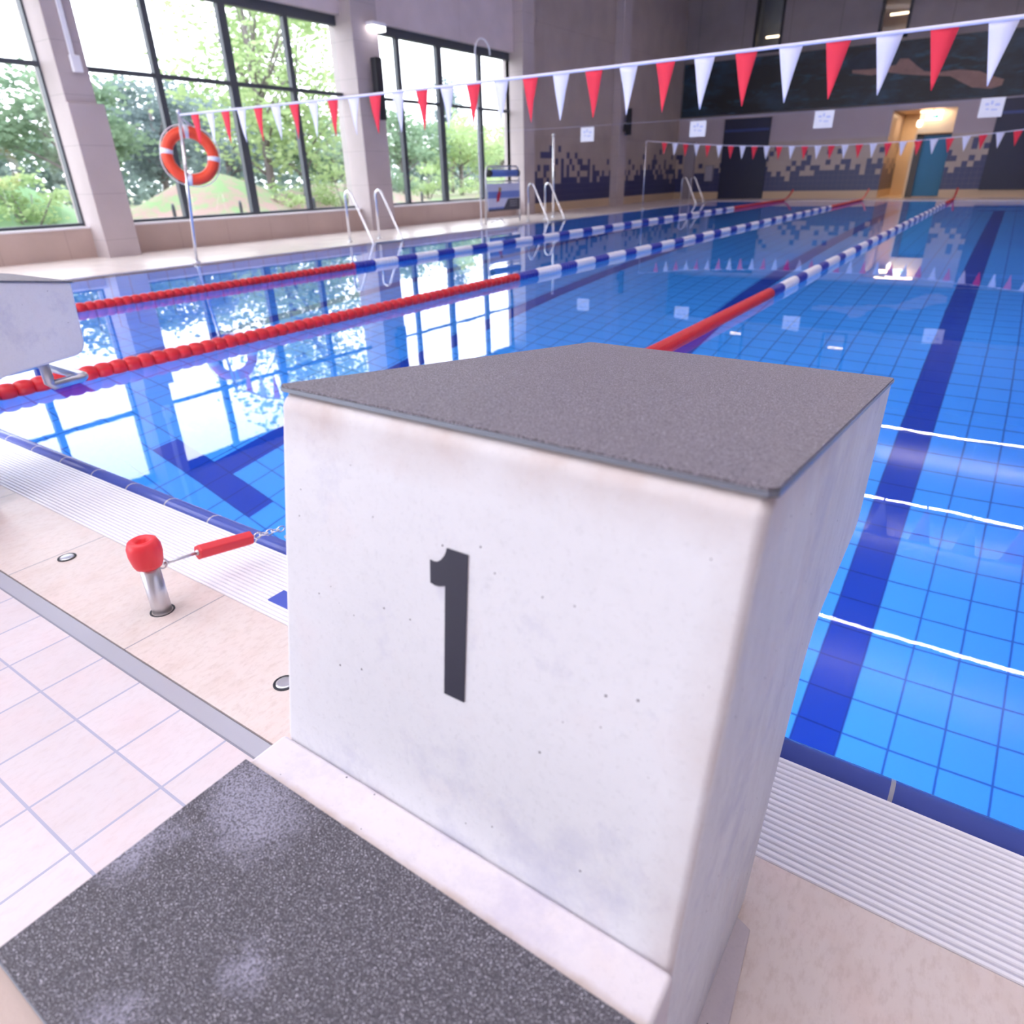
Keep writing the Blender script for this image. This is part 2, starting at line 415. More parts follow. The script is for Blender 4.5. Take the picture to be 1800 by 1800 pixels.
# overflow grating
g = thing('drain_grating', 'white ribbed plastic overflow grating along the blue pool rim', 'grating', (-0.4, 0.88, 0))
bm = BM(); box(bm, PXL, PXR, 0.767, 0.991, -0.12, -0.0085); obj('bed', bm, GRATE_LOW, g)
bm = BM()
for k in range(18):
    y = 0.7695 + k * 0.0124
    prism(bm, [(PXL, y, -0.02), (PXL, y, -0.004), (PXL, y + .0015, -0.002), (PXL, y + 0.0065, -0.002), (PXL, y + 0.008, -0.004), (PXL, y + 0.008, -0.02)], (PXR - PXL, 0, 0))
obj('ribs', bm, GRATE, g)
bm = BM(); box(bm, -1.318, -1.22, 0.812, 0.862, -0.003, 0.001)
o = obj('marker_plate', bm, plain('blue_plate', (0.06, 0.10, 0.50), 0.35)); tag(o, 'small blue plate lying in the white grating beside the numbered block', 'plate')
def deck_cap(x, y, lab):
    t = thing('deck_anchor', lab, 'deck cap', (x, y, 0), 'anchor sleeves in the deck slabs')
    bm = BM(); lathe(bm, [(0.024, 0.0), (0.024, 0.002), (0.019, 0.002), (0.019, 0.0)], (x, y, 0)); obj('ring', bm, BLACK, t, smooth=True)
    bm = BM(); lathe(bm, [(0.0185, 0.0), (0.0185, 0.0025), (0.014, 0.0035), (0.0, 0.0035)], (x, y, 0)); obj('lid', bm, STEEL, t, smooth=True)
deck_cap(-1.987, 0.64, 'round steel anchor cap in the slab joint, left of the red capped post')
deck_cap(-1.026, 0.629, 'round steel anchor cap half hidden behind the left edge of the numbered block')

# ------------------------------------------------------------------ setting: walls and windows
def ybox(bm, x0, x1, y0, y1, z0, z1): box(bm, x0, x1, y0, y1, z0, z1)
SILL, HEAD = 0.43, 3.76
bm = BM()
box(bm, XL - 0.35, XL, YB, 17.2, -0.25, SILL - 0.03)
struct('wall_left', bm, CLAD)
bm = BM(); box(bm, XL - 0.35, XL, YB, 17.2, HEAD, ZC)
struct('wall_left', bm, m_panels('pale_upper_wall', (0.70, 0.60, 0.62), 2.9, 5.0, 0.2, 3.7))
bm = BM(); box(bm, XL - 0.35, XL, 17.2, YF, -0.25, 1.95); struct('wall_left', bm, m_pixel('pixel_tiles_side', 1))
bm = BM(); box(bm, XL - 0.35, XL, 17.2, YF, 1.95, ZC); struct('wall_left', bm, m_panels('side_upper_concrete', (0.46, 0.38, 0.35), 2.6, 2.6, 0.1, 1.95))
bm = BM(); box(bm, XL - 0.12, XL + 0.012, YB, 17.2, SILL - 0.03, SILL); struct('trim_4', bm, plain('pale_sill', (0.80, 0.78, 0.82), 0.4))
# end wall beyond the pool, with the passage opening
OX0, OX1, OZ = -3.93, -2.10, 2.60
bm = BM(); box(bm, XL - 0.35, OX0, YF, YF + 0.3, -0.25, 1.86); box(bm, OX1, XR, YF, YF + 0.3, -0.25, 1.86)
struct('wall_far', bm, m_pixel('pixel_tiles_end', 0))
bm = BM(); box(bm, XL - 0.35, OX0, YF, YF + 0.3, 1.86, OZ + .15); box(bm, OX1, XR, YF, YF + 0.3, 1.86, OZ + .15); box(bm, OX0, OX1, YF, YF + 0.3, OZ, OZ + .15)
struct('wall_far', bm, plain('grey_plaster', (0.42, 0.36, 0.40), 0.7, var=0.06, scale=1.5))
bm = BM()
UW = ((-8.82, -7.85), (-4.85, -3.96))
zz0, zz1 = 4.62, 6.3
xs = [XL - 0.35, UW[0][0], UW[0][1], UW[1][0], UW[1][1], XR]
for i in range(0, 6, 2): box(bm, xs[i], xs[i+1], YF, YF + 0.3, OZ + .15, ZC)
for a, b in UW: box(bm, a, b, YF, YF + 0.3, OZ + .15, zz0); box(bm, a, b, YF, YF + 0.3, zz1, ZC)
t = NT('upper_end_concrete'); P, xyz = t.pos(); n = t.noise(0.9, 5)
jn = t.math('MAXIMUM', t.line(xyz[0], 1.6, 0.4, 0.03), t.line(xyz[2], 1.9, 0.9, 0.03))
t.set(t.mix(t.math('MULTIPLY', jn, 0.4), t.mix(t.ramp(n, 0, 1, .3, .7), (0.22, 0.19, 0.20), (0.29, 0.25, 0.26)), (0.10, 0.09, 0.1)), 0.75)
struct('wall_far', bm, t.m)
bm = BM(); box(bm, XR, XR + 0.3, YB, YF, -0.25, ZC); struct('wall_right', bm, plain('right_plaster', (0.16, 0.15, 0.17), 0.7))
bm = BM(); box(bm, XL - 0.35, XR + 0.3, YB, YF + 0.3, ZC, ZC + 0.3); struct('ceiling', bm, plain('ceiling_grey', (0.55, 0.50, 0.52), 0.8))
bm = BM(); box(bm, XL - 0.35, XR + .3, YB - 0.3, YB, -0.25, 0.25); box(bm, XL - 0.35, XR + .3, YB - 0.3, YB, 4.6, ZC)
box(bm, XL - 0.35, -10.7, YB - 0.3, YB, 0.25, 4.6); box(bm, -4.0, XR + .3, YB - 0.3, YB, 0.25, 4.6)
struct('wall_back', bm, plain('back_plaster', (0.55, 0.50, 0.50), 0.7))

GLASS = m_glass()
GX = XL - 0.2
def window_left(n, y0, y1, mull, left_jamb=0.09, right_jamb=0.09):
    w_ = thing_struct('window_%d' % n, (GX, (y0 + y1) / 2, SILL))
    bm = BM()
    box(bm, GX - 0.05, GX + 0.05, y0, y0 + left_jamb, SILL, HEAD)
    box(bm, GX - 0.05, GX + 0.05, y1 - right_jamb, y1, SILL, HEAD)
    box(bm, GX - 0.05, GX + 0.05, y0 + left_jamb, y1 - right_jamb, SILL, SILL + 0.045)
    box(bm, GX - 0.05, GX + 0.06, y0, y1, HEAD - 0.16, HEAD)
    box(bm, GX - 0.03, GX + 0.045, y0 + left_jamb, y1 - right_jamb, 2.45, 2.51)
    for ym, wd in mull: box(bm, GX - 0.04, GX + 0.055, ym - wd / 2, ym + wd / 2, SILL + 0.045, HEAD - 0.16)
    obj('window_frame', bm, DARKFRAME, w_)
    bm = BM(); box(bm, GX - 0.012, GX - 0.004, y0 + 0.02, y1 - 0.02, SILL + 0.02, HEAD - 0.05); obj('pane', bm, GLASS, w_)
def thing_struct(name, loc):
    o = bpy.data.objects.new(name, None); C.objects.link(o); o.location = loc; o['kind'] = 'structure'; o.empty_display_size = .1; return o
window_left(1, 0.0, 5.56, ((1.4, .09), (2.8, .14), (4.2, .09)), .15, .15)
window_left(2, 5.85, 11.27, ((7.15, .10), (8.52, .15), (9.82, .10)), .15, .16)
window_left(3, 11.85, 17.12, ((12.72, .11), (14.08, .17), (15.62, .12)), .15, .24)
window_left(4, -5.7, -0.6, ((-4.4, .1), (-3.1, .14), (-1.8, .1)), .15, .15)
bw = thing_struct('window_5', (-7.3, YB - .15, 0.25)); bm = BM()  # unseen window added behind the camera to light the near end
for i in range(5):
    x = -10.7 + i * 6.7 / 4; box(bm, x - .05, x + .05, YB - 0.2, YB - 0.1, 0.25, 4.6)
box(bm, -10.7, -4.0, YB - 0.2, YB - 0.1, 0.25, 0.33); box(bm, -10.7, -4.0, YB - 0.2, YB - 0.1, 4.5, 4.6); box(bm, -10.7, -4.0, YB - 0.2, YB - 0.1, 2.4, 2.46)
obj('window_frame', bm, DARKFRAME, bw)
bm = BM(); box(bm, -10.7, -4.0, YB - 0.155, YB - 0.148, 0.25, 4.6); obj('pane', bm, GLASS, bw)
# columns standing in front of the glazing
def column(n, y0, y1, lower=2.0):
    bm = BM(); box(bm, XL - 0.36, -11.02, y0, y1, -0.1, ZC)
    if lower: box(bm, XL - 0.1, -10.96, y0 - 0.012, y1 + 0.07, -0.1, lower)
    struct('trim_%d' % n, bm, CONC_COL, bevel=0.012, segs=2)
column(5, 5.44, 5.86); column(6, 11.02, 11.72, 0); column(7, 16.88, 17.42, 0); column(8, -0.5, -0.08, 0); column(9, 22.55, 23.1, 0)
# small windows high in the end wall
for n, (a, b) in enumerate(UW):
    w_ = thing_struct('window_%d' % (6 + n), ((a + b) / 2, YF, zz0)); bm = BM()
    for q in ((a, a + .09, zz0, zz1), (b - .09, b, zz0, zz1), (a, b, zz0, zz0 + .09), (a, b, zz1 - .09, zz1)): box(bm, q[0], q[1], YF - .03, YF + .12, q[2], q[3])
    obj('window_frame', bm, BLACK, w_)
    bm = BM(); box(bm, a + .05, b - .05, YF + .05, YF + .06, zz0 + .05, zz1 - .05)
    obj('pane', bm, GLASS, w_)
    bm = BM(); box(bm, a - .3, b + .3, YF + 1.8, YF + 1.9, zz0 - .3, zz1 + .3)
    box(bm, a - .4, a - .3, YF + .3, YF + 1.9, zz0 - .3, zz1 + .3); box(bm, b + .3, b + .4, YF + .3, YF + 1.9, zz0 - .3, zz1 + .3)
    box(bm, a - .4, b + .4, YF + .3, YF + 1.9, zz1 + .3, zz1 + .4); box(bm, a - .4, b + .4, YF + .3, YF + 1.9, zz0 - .4, zz0 - .3)
    struct('wall_gallery', bm, plain('gallery_wood' if n else 'gallery_grey', (0.45, 0.27, 0.14) if n else (0.34, 0.36, 0.42), 0.6, var=0.3, scale=3))
    bm = BM(); box(bm, a + .1, b - .05, YF + 1.1, YF + 1.16, 5.2 + .2 * n, 5.26 + .2 * n)
    o = obj('gallery_lamp', bm, m_emit('warm_tube', (1.0, 0.72, 0.5), 3.0))
    tag(o, ('orange' if n else 'dim') + ' lit tube lamp seen through the ' + ('right' if n else 'left') + ' high window of the end wall', 'lamp', 'tubes in the gallery')
# navy doors / panels in the end wall
def navy_panel(name, x0, x1, z0, z1, lab, slats):
    t = thing(name, lab, 'door', ((x0 + x1) / 2, YF, z0))
    bm = BM(); box(bm, x0, x1, YF - 0.07, YF - 0.002, z0, z1); dl = obj('door_leaf', bm, NAVY, t)
    bm = BM(); box(bm, x0 + .03, x1 - .03, YF - 0.085, YF - 0.07, z1 - 0.42, z1 - 0.34); obj('rail', bm, plain('blue_rail', (0.03, 0.05, 0.20), .4), dl)
navy_panel('storage_door', -9.5, -7.82, 0.0, 2.66, 'wide dark navy storage door in the far wall left of the passage', 4)
navy_panel('storage_door', -1.0, 1.2, 0.22, 2.74, 'dark navy panel door at the right end of the far wall', 4)
# dark printed mural
mu = thing('wall_mural', 'long dark mural with an outstretched swimming arm high on the far wall', 'mural', (-5.5, YF, 2.84))
bm = BM(); box(bm, XL + 0.06, 2.4, YF - 0.05, YF - 0.003, 2.82, 4.52); pn = obj('print', bm, m_mural(), mu)
SK = plain('printed_skin', (0.26, 0.15, 0.13), 0.5, var=0.35, scale=5)
pts = [(-4.03, 4.04), (-3.78, 4.02), (-3.52, 3.81), (-3.27, 3.64), (-2.91, 3.57), (-2.62, 3.59), (-2.3, 3.6), (-1.76, 3.51), (-1.44, 3.37), (-1.07, 3.24), (-1.09, 3.09), (-1.35, 3.02), (-1.86, 3.09),
       (-2.19, 3.26), (-2.52, 3.44), (-2.93, 3.48), (-3.4, 3.54), (-3.88, 3.61), (-4.35, 3.70), (-4.79, 3.65), (-5.39, 3.76), (-5.41, 3.88), (-4.84, 3.87), (-4.38, 3.86), (-4.12, 3.88)]
bm = BM(); prism(bm, [(x, YF - 0.052, z) for x, z in pts], (0, -0.004, 0)); obj('printed_arm', bm, SK, pn)
bm = BM(); prism(bm, [(x, YF - 0.057, z) for x, z in ((-5.5, 3.86), (-4.9, 3.83), (-4.4, 3.84), (-4.15, 3.95), (-4.3, 4.25), (-4.7, 4.38), (-5.2, 4.34), (-5.6, 4.1))], (0, -0.003, 0)); obj('printed_head', bm, plain('printed_cap', (0.012, 0.02, 0.04), .5, var=.6, scale=4), pn)
# passage behind the opening
WARM = plain('passage_plaster', (0.80, 0.62, 0.42), 0.6)
bm = BM(); box(bm, OX0 - .1, OX0, YF + .3, YF + 3.0, -.1, OZ + .1); struct('wall_passage', bm, m_pixel('pixel_tiles_passage', 1))
bm = BM(); box(bm, OX1, OX1 + .1, YF + .3, YF + 3, -.1, OZ + .1); box(bm, OX0, OX1, YF + 3.0, YF + 3.1, -.1, OZ + .1); struct('wall_passage', bm, WARM)
bm = BM(); box(bm, OX0, OX1, YF, YF + 3.0, -.25, 0.0); struct('floor', bm, plain('passage_floor', (0.75, 0.58, 0.36), .3))
bm = BM(); box(bm, OX0, OX1, YF + .3, YF + 3.0, OZ + .02, OZ + .1); struct('ceiling_passage', bm, WARM)
dr = thing('passage_door', 'bright teal door standing in the lit passage of the far wall', 'door', (-2.6, YF + .5, 0))
bm = BM(); box(bm, -2.93, -2.14, YF + .5, YF + .55, 0.02, 1.84); obj('door_leaf', bm, plain('teal_paint', (0.006, 0.15, 0.33), .4), dr)
bm = BM(); box(bm, -3.13, -2.93, YF + .42, YF + .58, 0, 1.88); box(bm, -3.13, -2.1, YF + .42, YF + .58, 1.84, 1.9); obj('door_frame', bm, plain('dark_door_frame', (0.05, 0.04, 0.04), .4), dr)
bm = BM(); box(bm, -3.2, -3.13, YF + .4, YF + .5, 0, 1.9); obj('side_post', bm, plain('cream_post', (0.85, 0.68, 0.45), .5), dr)
bm = BM(); box(bm, -3.15, OX1, YF + .35, YF + .45, 1.92, OZ); o = struct('wall_passage', bm, plain('cream_panel', (0.86, 0.70, 0.50), .5))
area('passage_lamp', (-2.9, YF + 0.16, OZ - .03), (0, 0, 0), 1.2, 0.15, 5, (1, 0.72, 0.45))
area('passage_lamp', (-3.4, YF + 1.8, OZ - .03), (0, 0, 0), .6, 1.2, 13, (1, 0.72, 0.45))
bm = BM(); box(bm, -3.15, -2.5, YF + .12, YF + .2, 2.5, 2.55); o = obj('passage_tube', bm, m_emit('warm_tube_bright', (1, .78, .55), 1.6)); tag(o, 'warm white tube lamp under the top edge of the passage opening', 'lamp')
ex = thing('exit_sign', 'lit white and green exit sign hanging in the passage opening', 'sign', (-2.7, YF + .1, 2.36))
bm = BM(); box(bm, -2.95, -2.5, YF + .04, YF + .08, 2.27, 2.46); obj('housing', bm, m_emit('sign_white', (0.85, 1.0, 0.95), 1.6), ex); hs = ex.children[0]
bm = BM(); prism(bm, [(-2.78, YF + .038, 2.34), (-2.66, YF + .038, 2.34), (-2.66, YF + .038, 2.30), (-2.58, YF + .038, 2.365), (-2.66, YF + .038, 2.43), (-2.66, YF + .038, 2.39), (-2.78, YF + .038, 2.39)], (0, -.004, 0)); obj('arrow', bm, m_emit('sign_green', (0.02, 0.4, 0.2), .6), hs)
bm = BM(); box(bm, -2.78, -2.76, YF + .05, YF + .07, 2.46, 2.6); obj('hanger', bm, BLACK, ex)
bm = BM(); lathe(bm, [(0.0, -.11), (.07, -.09), (.09, 0), (.07, .09), (0, .11)], (-3.12, YF + .28, 2.2), 'z', 14); o = obj('wall_lamp', bm, m_emit('lamp_white', (1, .9, .75), 1.6), smooth=True); tag(o, 'small round glowing lamp in the passage below the tube', 'lamp')
# light grey service door at the left corner of the end wall and a wall box
bm = BM(); box(bm, -10.95, -10.55, YF - .12, YF - .003, 0, 1.98); o = obj('pillar_cover', bm, plain('grey_cover', (0.28, 0.25, 0.30), .5)); tag(o, 'grey upright duct cover in the far left corner', 'duct cover')
bm = BM(); box(bm, -10.1, -9.78, YF - .1, YF - .003, .62, 1.16); o = obj('wall_box', bm, plain('grey_box', (0.30, 0.28, 0.34), .5), bevel=.02); tag(o, 'small grey box on the tiled far wall left of the navy storage door', 'wall box')

# ceiling strip lamps
for k, y in enumerate((-3.5, 5.7, 11.5, 17.4, 23.2)):
    t = thing('strip_lamp', ['ceiling strip lamp behind the starting blocks', 'ceiling strip lamp above the near end of the pool', 'ceiling strip lamp mirrored lowest in the water', 'ceiling strip lamp mirrored in the middle of the water', 'ceiling strip lamp mirrored farthest in the water'][k], 'ceiling lamp', (1.0, y, 6.35), 'ceiling strip lamps')
    bm = BM(); box(bm, -2.6, 4.2, y - .05, y + .05, 6.35, 6.42); hs = obj('housing', bm, WHITE, t)
    bm = BM(); box(bm, -2.58, 4.18, y - .028, y + .028, 6.335, 6.35); obj('diffuser', bm, m_emit('tube_white', (1.0, 0.86, 0.84), 25.0), hs)
    for x in (-2.2, 0.8, 3.8):
        bm = BM(); tube(bm, [(x, y, 6.42), (x, y, ZC - .002)], .01, 6); obj('suspension_wire', bm, STEEL, t)

# ------------------------------------------------------------------ starting blocks
BLOCK = m_concrete('cast_block_concrete', (0.85, 0.86, 0.91), stain=True)
STEPC = m_concrete('cast_step_concrete', (0.78, 0.72, 0.76), tint=(0.70, 0.58, 0.56))
TOPMAT = m_grit('top_mat_grit', (0.085, 0.073, 0.090), (0.25, 0.225, 0.275), None)  # top grit coloured lighter than the step's: sheen put into the colour
STEPMAT = m_grit('step_mat_grit', (0.034, 0.030, 0.041), (0.088, 0.080, 0.104),
                 [(-.50, .245, .075), (-.56, .265, .06), (-.575, .17, .045), (-.58, .14, .04), (-.385, .145, .032), (-.44, .055, .042), (-.52, .25, .06), (-.31, .12, .018)])
EDGE = plain('mat_metal_edge', (0.20, 0.22, 0.27), 0.35, 0.3)
def grime(m):
    t = NT.__new__(NT); t.m = m; t.t = m.node_tree; t.n = t.t.nodes; t.l = t.t.links; t.b = t.n['Principled BSDF']
    P, xyz = t.pos(); old = t.b.inputs['Base Color'].links[0].from_socket
    n = t.noise(40, 4)
    f = t.math('MULTIPLY', t.ramp(t.math('ADD', xyz[1], t.math('MULTIPLY', n, -.012)), 1, 0, .284, .293), t.math('GREATER_THAN', xyz[2], .33))
    t.l.new(t.mix(t.math('MULTIPLY', f, .7), old, (0.46, 0.33, 0.25)), t.b.inputs['Base Color'])
grime(STEPC)
bx0, bx1 = -0.581, -0.084
def rounded(poly, idx_r, n=5):
    """round chosen corners of a 2D polygon"""
    out = []
    N = len(poly)
    for i, p in enumerate(poly):
        r = idx_r.get(i, 0)
        if not r: out.append(p); continue
        p = Vector((*p, 0)); a = Vector((*poly[i-1], 0)); b = Vector((*poly[(i+1) % N], 0))
        u = (a - p).normalized(); v = (b - p).normalized()
        A = p + u * r; B = p + v * r
        for k in range(n + 1):
            s = k / n; q = A * (1-s)**2 + p * 2*s*(1-s) + B * s*s; out.append((q.x, q.y))
    return out
blk = thing('starting_block', 'white concrete starting block with a black number 1 and grey gritty top', 'starting block', (-0.333, 0.5, 0), 'starting blocks')
prof = [(0.685, 0.0), (0.79, 0.40), (1.095, 0.425), (1.112, 0.662), (0.437, 0.750), (0.419, 0.738), (0.3445, 0.338), (0.3445, 0.0)]
prof = rounded(prof, {1: .06, 2: .045, 3: .012})
bm = BM(); prism(bm, [(bx0, y, z) for y, z in prof], (bx1 - bx0, 0, 0)); obj('body', bm, BLOCK, blk, bevel=.015, segs=5)
# top plate following the slope
def slab(bm, x0, x1, ya, za, yb, zb, th, rnd=0.006):
    d = Vector((0, yb - ya, zb - za)).normalized(); n = Vector((0, -d.z, d.y))
    A = Vector((0, ya, za)); B = Vector((0, yb, zb))
    out = [(x0 + rnd, A), (x1 - rnd, A), (x1, A + d * rnd), (x1, B - d * rnd), (x1 - rnd, B), (x0 + rnd, B), (x0, B - d * rnd), (x0, A + d * rnd)]
    prism(bm, [(x, p.y, p.z) for x, p in out], n * th)
bm = BM(); slab(bm, -0.588, -0.082, 0.424, 0.7465, 1.120, 0.6555, 0.0042); tp = obj('top_plate', bm, EDGE, blk)
bm = BM(); slab(bm, -0.5868, -0.0832, 0.4252, 0.7507, 1.1188, 0.6598, 0.0022); obj('top_mat', bm, TOPMAT, tp)
stp = bm = BM(); box(bm, -0.584, bx1 + .0015, -0.015, 0.3435, 0.0, 0.338); st_ = obj('step', bm, STEPC, blk, bevel=.006, segs=2)
bm = BM(); box(bm, -0.583, -0.088, 0.028, 0.289, 0.3385, 0.3425); obj('step_plate', bm, EDGE, st_)
bm = BM(); box(bm, -0.582, -0.089, 0.029, 0.288, 0.3425, 0.3448); obj('step_mat', bm, STEPMAT, st_)
bm = BM(); prism(bm, [(-0.10, .655, 0), (-0.064, .640, 0), (-0.050, .50, 0), (-0.045, .35, 0), (-0.10, .35, 0)], (0, 0, .012)); obj('foot', bm, m_concrete('foot_concrete', (0.58, 0.52, 0.56), tint=(0.30, 0.27, 0.31)), blk, bevel=.002)
# the number on the leaning rear face
def on_face(x, z, off=0.0): return (x, 0.3445 + (z - 0.338) * (0.419 - 0.3445) / 0.40 - off, z)
num = [(-0.3497, .6409), (-0.3255, .6409), (-0.3188, .4952), (-0.3430, .4950), (-0.3492, .6043), (-0.3555, .6020), (-0.3612, .6014), (-0.3668, .6025),
       (-0.3685, .6246), (-0.3641, .6240), (-0.3598, .6250), (-0.3557, .6280), (-0.3524, .6325), (-0.3506, .6366)]
bm = BM(); prism(bm, [on_face(x, z, .0006) for x, z in num], (0, -.0006, 0)); o = obj('number', bm, plain('number_paint', (0.022, 0.022, 0.045), .5), blk); o['label'] = 'black painted number 1'
# backstroke handle under the front
def handle(parent, x0, x1, yp, yf, zt, zb, r=.017):
    bm = BM()
    tube(bm, [(x1, yp, zt), (x1, yp, zb + .01), (x1, yp + .01, zb), (x1, yf - .01, zb + .005), (x1 - .01, yf, zb + .005), (x0 + .01, yf, zb + .005), (x0, yf - .01, zb + .005), (x0, yp + .01, zb), (x0, yp, zb + .01), (x0, yp, zt)], r, 14)
    return obj('grip_bar', bm, STEEL, parent, smooth=True)
handle(blk, -0.475, -0.118, .962, 1.078, .43, .337, .0165)
b2 = dup(blk, (-2.457, 0, 0), 'grey concrete starting block at the left edge, its handle over the red rope')
for ch in list(b2.children):
    if ch.name.startswith('number'): bpy.data.objects.remove(ch)

# ------------------------------------------------------------------ post with red cap
po = thing('anchor_post', 'short steel post with a red plastic cap standing in the deck slab', 'post', (-1.5, .64, 0))
bm = BM(); lathe(bm, [(.0225, -.05), (.0225, .14)], (-1.502, .64, 0), seg=32); obj('tube', bm, STEEL, po, smooth=True)
bm = BM(); lathe(bm, [(.021, .128), (.030, .130), (.034, .14), (.038, .165), (.0375, .183), (.032, .197), (.025, .201), (.018, .1985), (.013, .192), (.009, .178), (0, .178)], (-1.500, .64, 0), seg=36); obj('cap', bm, RED, po, smooth=True)
bm = BM(); lathe(bm, [(.029, -.002), (.029, .0008), (.0245, .0008), (.0245, -.002)], (-1.502, .64, 0), seg=32); obj('sleeve_ring', bm, BLACK, po, smooth=True)
bm = BM(); tube(bm, [Vector((-1.486, .664, .128)) + Vector((.004 * math.cos(a) , .010 * math.cos(a), .013 * math.sin(a))) for a in [2*PI*k/16 for k in range(16)]], .0022, 8, closed=True); obj('shackle', bm, STEEL, po, smooth=True)

# ------------------------------------------------------------------ lane ropes
def float_prof(y0, y1, r, shape):
    L = y1 - y0
    if shape == 'bead': return [(r*.70, y0), (r*.84, y0 + L*.06), (r*.97, y0 + L*.30), (r, y0 + L*.5), (r*.97, y0 + L*.70), (r*.84, y0 + L*.94), (r*.70, y1)]
    n = max(2, int(L / .055)); p = []
    for i in range(n):
        a = y0 + L * i / n; l = L / n
        p += [(r*.72, a), (r, a + l*.18), (r, a + l*.75), (r*.72, a + l*.97)]
    return p
def lane_rope(x, y_start, red_end, marks, far_red, y_end, label, bead, near=True):
    t = thing('lane_rope', label, 'lane rope', (x, y_start, 0), 'lane ropes stretched along the pool')
    r = .046; zc = 0.016
    bm = BM(); tube(bm, [(x, 1.02, .03), (x, y_start, zc), (x, 25.6, zc), (x, 26.0, .04), (x, 26.9, .22)], .005, 6); obj('cable', bm, STEEL, t)
    y = y_start
    while y < red_end - .02:
        bm = BM(); lathe(bm, float_prof(y, y + bead * .985, r, 'bead' if bead > .06 else 'disc'), (x, 0, zc), 'y', 16)
        o = obj('float', bm, ROPERED, t, smooth=bead > .06); y += bead
    col = 0; ys = [red_end] + marks
    while ys[-1] < far_red - .2:
        k = len(ys); ys.append(ys[-1] + (0.36 if k % 2 else 0.50))
    ys[-1] = far_red
    for i, (a, b) in enumerate(zip(ys, ys[1:])):
        bm = BM(); lathe(bm, float_prof(a, b - .006, r, 'disc'), (x, 0, zc), 'y', 14)
        o = obj('float', bm, ROPEWHITE if i % 2 else ROPEBLUE, t); o['label'] = 'white floats' if i % 2 else 'blue floats'
    bm = BM(); lathe(bm, float_prof(far_red, y_end, r, 'disc'), (x, 0, zc), 'y', 12); o = obj('float', bm, ROPERED, t); o['label'] = 'red floats at the far end'
    bm = BM(); tube(bm, [(x, y_end, zc), (x, y_end + .6, .12), (x, 27.0, .30)], .028, 8); obj('end_cord', bm, ROPERED, t)
    return t
lr3 = lane_rope(-1.5, 1.35, 6.03, [6.38, 6.88, 7.21, 7.82, 8.17, 8.77, 9.1, 9.74, 10.13, 10.64], 23.0, 25.9, 'lane rope hooked to the red capped post, passing right behind the numbered block', .052)
lr2 = lane_rope(-4.02, 1.09, 6.0, [6.37, 6.85, 7.21, 7.66, 8.02, 8.5, 8.83, 9.31, 9.69, 10.16], 21.2, 25.9, 'middle lane rope with large red beads, crossing below the left block', .082)
lr1 = lane_rope(-6.42, 1.30, 6.0, [6.38, 6.79, 7.16, 7.6, 7.96, 8.38, 8.76, 9.17], 20.5, 25.9, 'lane rope nearest the windows', .082)
# tensioner between post and rope
def hexbar(bm, a, b, r):
    a, b = Vector(a), Vector(b); d = (b - a).normalized(); u, v = frame_of(d)
    pts = [a + u * r * math.cos(PI/3*k + PI/6) + v * r * math.sin(PI/3*k + PI/6) for k in range(6)]
    prism(bm, pts, b - a)
bm = BM(); hexbar(bm, (-1.5, .762, .106), (-1.5, .913, .078), .0205); o = obj('tensioner', bm, RED, lr3, bevel=.003); o['label'] = 'red hexagonal tensioner sleeve'
bm = BM(); tube(bm, [(-1.489, .670, .124), (-1.5, .775, .104)], .0042, 8); lathe(bm, [(0, .755), (.006, .756), (.0075, .762), (.006, .768)], (-1.5, 0, .1065), 'y', 12); obj('tension_rod', bm, STEEL, lr3, smooth=True)
bm = BM()
c0 = Vector((-1.5, .925, .076)); d = Vector((.0, .1, -.018)).normalized()
for k in range(5):
    c = c0 + d * (.012 + k * .019); u = Vector((1, 0, 0)) if k % 2 else d.cross(Vector((1, 0, 0)))
    tube(bm, [c + d * .0125 * math.cos(a) + u * .008 * math.sin(a) for a in [2*PI*i/14 for i in range(14)]], .0022, 6, closed=True)
tube(bm, [(-1.5, .91, .079), c0 + d * .004], .0022, 6)
obj('chain', bm, CHROME, lr3, smooth=True)
for x in (-1.5, -3.98, -6.42):
    pass

# ------------------------------------------------------------------ pennant lines
PW = plain('white_pennant_cloth', (0.78, 0.78, 0.97), 0.8, var=.02); PR = plain('red_pennant_cloth', (0.78, 0.035, 0.07), 0.8, var=.02)
def pennants(label, y, zfun, xs, wd, ht, xa, xb, rr, group, nwave=4):
    t = thing('pennant_line', label, 'pennant line', (xs[0], y, zfun(xs[0])), group)
    bm = BM(); n = 40; tube(bm, [(xa + (xb - xa) * i / n, y, zfun(xa + (xb - xa) * i / n) + .005) for i in range(n + 1)], rr, 8); obj('cord', bm, PW, t, smooth=True)
    rnd = random.Random(int(y * 10))
    for i, x in enumerate(xs):
        z = zfun(x); tw = rnd.uniform(-.35, .35); w2 = wd / 2; sw = rnd.uniform(-.012, .012); bm = BM(); rows = 7; g = []
        for r_ in range(rows + 1):
            s = r_ / rows; h2 = w2 * (1 - s) + .003
            row = []
            for c in range(3):
                q = (c - 1) * h2; yy = y + q * math.sin(tw) * s + .010 * math.sin(s * 4 + i) * s + (.004 if c == 1 else 0)
                row.append(bm.verts.new((x + q * math.cos(tw * s) + sw * s, yy, z - ht * s)))
            g.append(row)
        for a, b in zip(g, g[1:]):
            for c in range(2): bm.faces.new((a[c], a[c+1], b[c+1], b[c]))
        o = obj('pennant', bm, PR if i % 2 == 0 else PW, t, smooth=True); o['label'] = 'red pennant' if i % 2 == 0 else 'white pennant'
        so = o.modifiers.new('thickness', 'SOLIDIFY'); so.thickness = .0012
